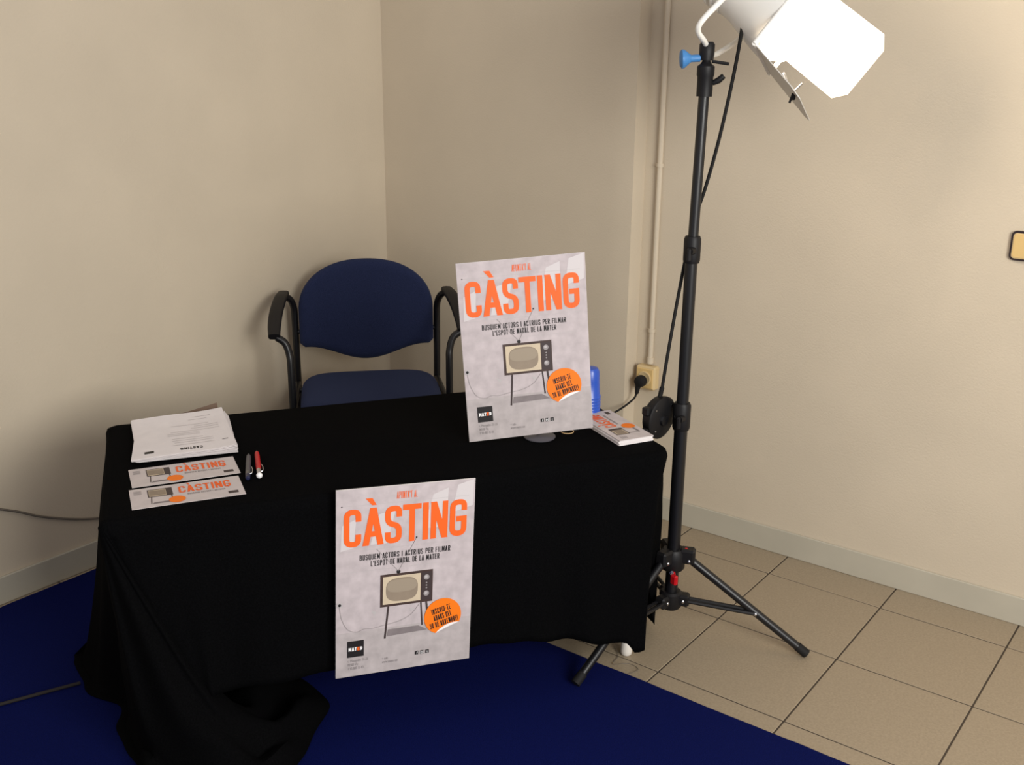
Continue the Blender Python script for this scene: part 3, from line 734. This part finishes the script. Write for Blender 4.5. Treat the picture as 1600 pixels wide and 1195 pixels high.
# ------------------------------------------------------------------ wall fittings
def wall_fittings():
    px = 1.212
    r = empty('cable_conduit', (px, 0, .585)); tag(r, 'thin painted conduit pipe running up the wall from the socket', 'pipe')
    MB().tube([(0, -.010, .0), (0, -.010, HC-.585)], .0095, 14).build('pipe', m_wall, r, 50)
    for z in (.118, .69):
        MB().tube([(0, -.010, z-.006), (0, -.010, z+.006)], .0125, 14).box((-.012, -.005, z), (.016, .010, .010), bev=.002).build('clamp', m_wall, r, 50)
    MB().tube([(0, -.010, -.002), (0, -.010, .02)], .0125, 14).build('sleeve', m_wall, r, 50)
    s = empty('wall_socket', (1.209, 0, .533)); tag(s, 'square beige wall socket below the conduit pipe', 'socket')
    MB().box((0, -.018, 0), (.078, .036, .086), bev=.006).build('box', m_beige, s, 40)
    MB().box((0, -.037, 0), (.066, .006, .072), bev=.003).build('cover', m_beige2, s, 40)
    MB().lathe([(.0, -.038), (.022, -.038), (.026, -.040), (.026, -.0425), (.022, -.0435), (.019, -.041), (0, -.041)], (0, 0, 0), (0, 1, 0), 28).build('receptacle', m_beige, s, 40)
    c = empty('power_cable', (1.203, -.044, .525)); tag(c, 'black power cable plugged into the wall socket', 'cable')
    MB().lathe([(0, .002), (.019, .001), (.021, -.004), (.021, -.016), (.018, -.026), (.010, -.030), (0, -.030)], (0, 0, 0), (0, 1, 0), 24).build('plug', m_rubber, c, 40)
    MB().tube([(-.002, -.016, -.005), (-.007, -.018, -.024), (-.010, -.018, -.046)], [.012, .0095, .0065], 12).build('strain_relief', m_rubber, c, 50)
    P = spline([(-.010, -.018, -.044), (-.016, -.030, -.066), (-.045, -.075, -.100), (-.085, -.13, -.128), (-.11, -.17, -.16), (-.13, -.20, -.30), (-.14, -.22, -.50), (-.20, -.24, -.516), (-.4, -.26, -.519)], 8)
    MB().tube(P, .0036, 10).build('cord', m_rubber, c, 60)
    w = empty('light_switch', (2.372, 0, 1.130)); tag(w, 'beige light switch in a dark rounded frame at the right edge', 'light switch')
    def rr(wd, ht, rad, n=6):
        out = []
        for cx, cz, a0 in ((wd/2-rad, ht/2-rad, 0), (-wd/2+rad, ht/2-rad, 90), (-wd/2+rad, -ht/2+rad, 180), (wd/2-rad, -ht/2+rad, 270)):
            for k in range(n+1): a = D2R(a0+90*k/n); out.append((cx+rad*math.cos(a), cz+rad*math.sin(a)))
        return out
    MB().prism(rr(.082, .082, .014), 0, .009, lambda a, b, h: (a, -h, b)).build('frame', m_brown, w)
    MB().prism(rr(.070, .070, .009), .009, .0115, lambda a, b, h: (a, -h, b)).build('plate', m_beige, w)
    mb = MB(); f = rr(.066, .066, .008); n = len(f)
    mb.add([(a, -.0115, b) for a, b in f]+[(a*.97, -.0135-.02*max(0, b)*.2, b*.97) for a, b in f], [tuple(range(n, 2*n))]+[(i, (i+1) % n, n+(i+1) % n, n+i) for i in range(n)]); mb.build('rocker', m_beige2, w)
    # thin cable on the left wall
    P = spline([(.006, -2.6, .66), (.006, -2.1, .44), (.006, -1.7743, .303), (.006, -1.6408, .2298), (.006, -1.4724, .165), (.008, -1.2, .11), (.016, -1.0, .095)], 8)
    tag(MB().tube(P, .0035, 8).build('wall_cable', m_wire, None, 60), 'thin grey cable sagging along the left wall above the baseboard', 'cable')
    # dark cable on the carpet
    P = spline([(.10, -3.05, .0138), (.36, -2.50, .0138), (.526, -2.094, .0138), (.570, -1.985, .0138), (.600, -1.912, .0138)], 8)
    tag(MB().tube(P, .0045, 8).build('carpet_cable', mat('brown_cable', (34, 29, 27), .8), None, 60), 'dark cable lying on the blue carpet left of the cloth', 'cable')
    # stray thread on the tiles
    P = spline([(1.62, -.865, .0035), (1.655, -.90, .0035), (1.665, -.945, .0035), (1.70, -.915, .0035), (1.735, -.925, .0035), (1.725, -.965, .0035), (1.745, -.968, .0035)], 8)
    tag(MB().tube(P, .0008, 6).build('loose_thread', m_wire, None, 60), 'thin loose thread curled on the tiles beside the white table foot', 'thread')
wall_fittings()

# ------------------------------------------------------------------ lamp stand
SCX = Vector((1.7125, -.7145, 0))
RD = Vector((_r.x, _r.y, 0)).normalized(); TC = Vector((-math.sin(YAW), -math.cos(YAW), 0))       # picture-right and towards the viewer, on the ground
def lamp():
    r = empty('light_stand', SCX); tag(r, 'tall black tripod stand carrying the lit studio lamp', 'light stand')
    def S(a, b, z): return RD*a+TC*b+Vector((0, 0, z))
    MB().tube([(0, 0, .10), (0, 0, .70)], .0185, 20).build('lower_tube', m_black, r, 40)
    MB().tube([(0, 0, .66), S(.001, 0, 1.16)], .0165, 20).build('middle_tube', m_black, r, 40)
    MB().tube([S(.001, 0, 1.12), S(.008, 0, 1.56)], .0135, 20).build('upper_tube', m_black, r, 40)
    for z0, z1, R0, dx in ((.645, .722, .0245, 0), (1.108, 1.178, .0225, .001)):
        c = MB().lathe([(0, z0), (R0*.9, z0), (R0, z0+.008), (R0, z1-.008), (R0*.85, z1), (0, z1)], S(dx, 0, 0), n=20, cap=False).build('clamp_collar', m_blackpl, r, 40)
        MB().tube([S(dx, .02, (z0+z1)/2), S(dx-.012, .034, (z0+z1)/2)], .010, 12).box(S(dx-.014, .038, (z0+z1)/2-.008), (.012, .010, .034), TANG, .003).build('wing_knob', m_blackpl, c, 40)
    # top fitting
    t = MB().lathe([(0, 1.528), (.020, 1.528), (.020, 1.575), (.022, 1.579), (.022, 1.600), (.014, 1.606), (.010, 1.612), (.010, 1.640), (0, 1.640)], S(.008, 0, 0), n=20).build('top_collar', m_blackpl, r, 40)
    MB().tube([S(.026, .004, 1.560), S(.040, .008, 1.567), S(.052, .010, 1.578)], [.006, .008, .007], 10).build('wing_knob', m_blackpl, t, 40)
    # tripod legs
    c0 = Vector((0, 0, 0)); feet = [Vector((1.6511, -1.1084, .0138))-SCX, Vector((2.0731, -.5719, .0125))-SCX]; feet.append(-(feet[0]+feet[1])); feet[2].z = .0125
    feet[0].z += .010
    uc = MB().lathe([(0, .222), (.030, .222), (.034, .228), (.034, .276), (.028, .286), (0, .286)], n=24).build('upper_collar', m_blackpl, r, 40)
    lc = MB().lathe([(0, .100), (.028, .100), (.032, .106), (.032, .146), (.026, .152), (0, .152)], n=24).build('lower_collar', m_blackpl, r, 40)
    for f in feet:
        d = Vector((f.x, f.y, 0)).normalized(); L = Vector((f.x, f.y, 0)).length; sd = Vector((-d.y, d.x, 0))
        an = math.atan2(d.y, d.x)
        MB().box(d*.040+Vector((0, 0, .268)), (.044, .036, .044), an, .006).build('leg_bracket', m_blackpl, uc)
        top = d*.046+Vector((0, 0, .258)); mid = top.lerp(f, .57)
        l = MB().tube([top, f], .0118, 16).build('leg', m_black, r, 40)
        e = (f-top).normalized()
        MB().tube([f-e*.030, f+e*.004], .0132, 14).build('rubber_foot', m_rubber, l, 40)
        for s in (-1, 1): 
            MB().lathe([(0, .0), (.005, .0), (.005, .002), (.0025, .004), (0, .004)], top+sd*s*.0175, sd*s, 10).build('rivet', m_chrome, l, 40)
            MB().lathe([(0, .0), (.005, .0), (.005, .002), (.0025, .004), (0, .004)], mid+sd*s*.0115, sd*s, 10).build('rivet', m_chrome, l, 40)
        b0 = d*.036+Vector((0, 0, .128))
        MB().box(b0, (.036, .034, .036), an, .006).build('brace_bracket', m_blackpl, lc)
        br = MB()
        for s in (-1, 1): br.tube([b0+sd*s*.009+d*.006, mid+sd*s*.009], .0062, 8)
        bo = br.build('brace', m_black, r, 40)
        for s in (-1, 1): MB().lathe([(0, .0), (.005, .0), (.005, .002), (.0025, .004), (0, .004)], b0+sd*s*.0165, sd*s, 10).build('rivet', m_chrome, bo, 40)
    k = MB().tube([S(-.004, .030, .222), S(-.004, .046, .214)], .008, 12).build('red_locking_knob', m_red, r, 40); k['label'] = 'red locking knob'
    MB().box(S(-.002, .052, .212), (.022, .014, .030), -.3, .004).build('knob_grip', m_red, k)
    MB().lathe([(0, 0), (.006, 0), (.006, .004), (0, .005)], S(-.010, .046, .232), TC, 12).build('knob_screw', m_chrome, k, 40)
    MB().lathe([(0, 0), (.004, 0), (.004, .001), (0, .0015)], S(.034, .012, .2895), (0, 0, 1), 10).build('red_dot', m_red, uc, 40)
    # the lamp head: a thing of its own on top of the stand
    h = empty('studio_lamp', SCX+S(.008, 0, 1.640)); tag(h, 'lit studio lamp with open barn doors on top of the tripod stand', 'studio lamp')
    off = S(.008, 0, 1.640)
    def Q(a, b, z): return S(a, b, z)-off
    ax = (RD*.70+TC*.50-Vector((0, 0, .52))).normalized(); rim = Q(.21, .0, 1.710)
    hx = (TC*.868-RD*.386+Vector((0, 0, .314))).normalized(); hx = (hx-ax*hx.dot(ax)).normalized()     # the door ring is rolled a little on the lamp
    hz = hx.cross(ax).normalized()
    if hz.z < 0: hz = -hz
    MB().lathe([(0, -.235), (.050, -.235), (.068, -.225), (.078, -.19), (.085, -.13), (.105, -.055), (.114, -.012), (.116, 0), (.110, 0), (.106, -.010)], rim, ax, 36).build('housing', m_lamphouse, h, 40)
    for q in (-.21, -.19, -.17): MB().lathe([(.070, q-.003), (.084, q-.003), (.084, q+.003), (.070, q+.003)], rim, ax, 32).build('cooling_fin', m_lamphouse, h, 40)
    MB().lathe([(.106, -.008), (.104, .012), (.094, .034), (.074, .054), (.045, .066), (.02, .070), (0, .071)], rim, ax, 36).build('lit_front_glass', m_glow, h, 60)['label'] = 'glowing front glass'
    # square door frame round the rim
    fr = MB()
    FS = .112
    for s in (-1, 1):
        fr.tube([rim+hx*FS*s-hz*FS+ax*.004, rim+hx*FS*s+hz*FS+ax*.004], .006, 8); fr.tube([rim+hz*FS*s-hx*FS+ax*.004, rim+hz*FS*s+hx*FS+ax*.004], .006, 8)
    fr.build('door_frame', m_lamphouse, h, 50)
    def door(hinge, along, out, L, w0, w1):
        # trapezoid leaf with chamfered corners and real thickness
        nn = along.cross(out).normalized(); ch = .026
        pl = [(-w0, 0), (w0, 0), (w1, L-ch), (w1-ch*1.2, L), (-w1+ch*1.2, L), (-w1, L-ch)]
        mb = MB().prism(pl, -.0012, .0012, lambda a, b, hh: hinge+along*a+out*b+nn*hh)
        o = mb.build('barn_door', m_doorm, h)
        MB().tube([hinge-along*w0*.9, hinge+along*w0*.9], .004, 8).build('hinge', m_lamphouse, o, 50)
        return o
    c30 = lambda th, a, b: (a*math.cos(th)+b*math.sin(th)).normalized()
    bot = door(rim-hz*FS+ax*.008, hx, c30(D2R(13), ax, -hz), .168, .105, .125)
    door(rim+hz*FS+ax*.008, hx, c30(D2R(75), ax, hz), .17, .105, .135)
    door(rim-hx*FS+ax*.008+hz*.032, hz, c30(D2R(18), ax, -hx), .185, .095, .098)
    od = c30(D2R(13), ax, -hz); dn = hx.cross(od).normalized(); dn = dn if dn.z < 0 else -dn
    hb = rim-hz*FS+ax*.008+od*.140+hx*.05+dn*.005
    MB().box(hb, (.010, .012, .016), .4, .002).tube([hb-od*.004, hb+dn*.016+od*.006], .003, 8).build('gel_clip', m_blackpl, bot)
    # chain of links between two doors
    p0 = rim-hz*.10-hx*.06+ax*.05; p1 = rim-hz*.085-hx*.125+ax*.085
    MB().tube(spline([p0, (p0+p1)/2-Vector((0, 0, .03)), p1], 6), .0028, 8).build('door_chain', m_steel, h, 50)
    # yoke
    piv = rim-ax*.115; yk = MB()
    base = Q(.008, 0, 1.648)
    arm = [piv+hx*.128, piv+hx*.128+(base-piv)*.45, base+hx*.10+Vector((0, 0, .012)), base+hx*.03, base-hx*.03, base-hx*.10+Vector((0, 0, .012)), piv-hx*.128+(base-piv)*.45, piv-hx*.128]
    yk.tube(spline(arm, 6), .007, 10); yk.build('yoke', m_lamphouse, h, 50)
    for s in (-1, 1): MB().tube([piv+hx*s*.075, piv+hx*s*.138], .010, 12).build('tilt_pivot', m_lamphouse, h, 50)
    MB().lathe([(0, -.014), (.017, -.014), (.019, .0), (.019, .024), (.014, .030), (0, .030)], Q(.008, 0, 1.628), n=18).build('spigot_socket', m_blackpl, h, 40)
    MB().lathe([(0, .012), (.009, .012), (.009, .034), (.012, .038), (.022, .050), (.023, .057), (.018, .061), (0, .062)], Q(.004, 0, 1.620), -RD+Vector((0, 0, -.06)), 20).build('blue_knob', m_knob, h, 40)['label'] = 'light blue clamping knob'
    MB().tube([Q(.020, .01, 1.612), Q(.062, .012, 1.606)], .004, 8).build('lever', m_blackpl, h, 40)
    # supply cable with the dimmer hanging at the stand
    dm = empty('cable_dimmer', SCX+S(-.055, .014, .682)); tag(dm, 'round black cable dimmer clamped beside the light stand', 'dimmer')
    n0 = (RD*.72+TC*.68-Vector((0, 0, .06))).normalized()
    MB().lathe([(0, -.030), (.050, -.030), (.056, -.025), (.058, -.014), (.060, -.010), (.060, .0), (.054, .004), (0, .005)], (0, 0, 0), n0, 36).build('body', m_blackpl, dm, 35)
    MB().lathe([(0, 0), (.016, .0), (.014, .007), (0, .008)], n0*.004+Vector((0, 0, -.006)), n0, 20).build('dial', m_black, dm, 35)
    sdv = n0.cross(Vector((0, 0, 1))).normalized()
    for a in (40, 140, 220, 320): MB().lathe([(0, 0), (.003, 0), (.0025, .0015), (0, .002)], n0*.0045+(sdv*math.cos(D2R(a))+Vector((0, 0, 1))*math.sin(D2R(a)))*.046, n0, 8).build('screw', m_chrome, dm, 40)
    if sdv.dot(RD) > 0: sdv = -sdv
    for a in (-32, 28): MB().box(n0*-.014+(sdv*math.cos(D2R(a))+Vector((0, 0, 1))*math.sin(D2R(a)))*.060, (.022, .020, .022), math.atan2(n0.y, n0.x), .003).build('grip', m_blackpl, dm)
    MB().tube([Vector((0, 0, .054))-n0*.012, Vector((0, 0, .084))-n0*.012+RD*.005], .0065, 10).build('cable_gland', m_rubber, dm, 40)
    g = Vector((0, 0, .08))-n0*.012+RD*.005
    O2 = S(-.055, .014, .682)
    pts = [g, S(-.046, .0, .87)-O2, S(-.022, -.018, 1.04)-O2, S(.004, -.028, 1.20)-O2, S(.030, -.024, 1.30)-O2, S(.052, -.012, 1.41)-O2, S(.068, -.004, 1.51)-O2, S(.082, .0, 1.61)-O2, S(.092, .0, 1.70)-O2]
    MB().tube(spline(pts, 8), .0046, 10).build('supply_cord', m_rubber, dm, 60)
    MB().tube([S(-.02, .006, .682)-O2, S(.03-.062+.03, .012, .682)-O2], .009, 10).build('clamp_arm', m_blackpl, dm, 40)
lamp()
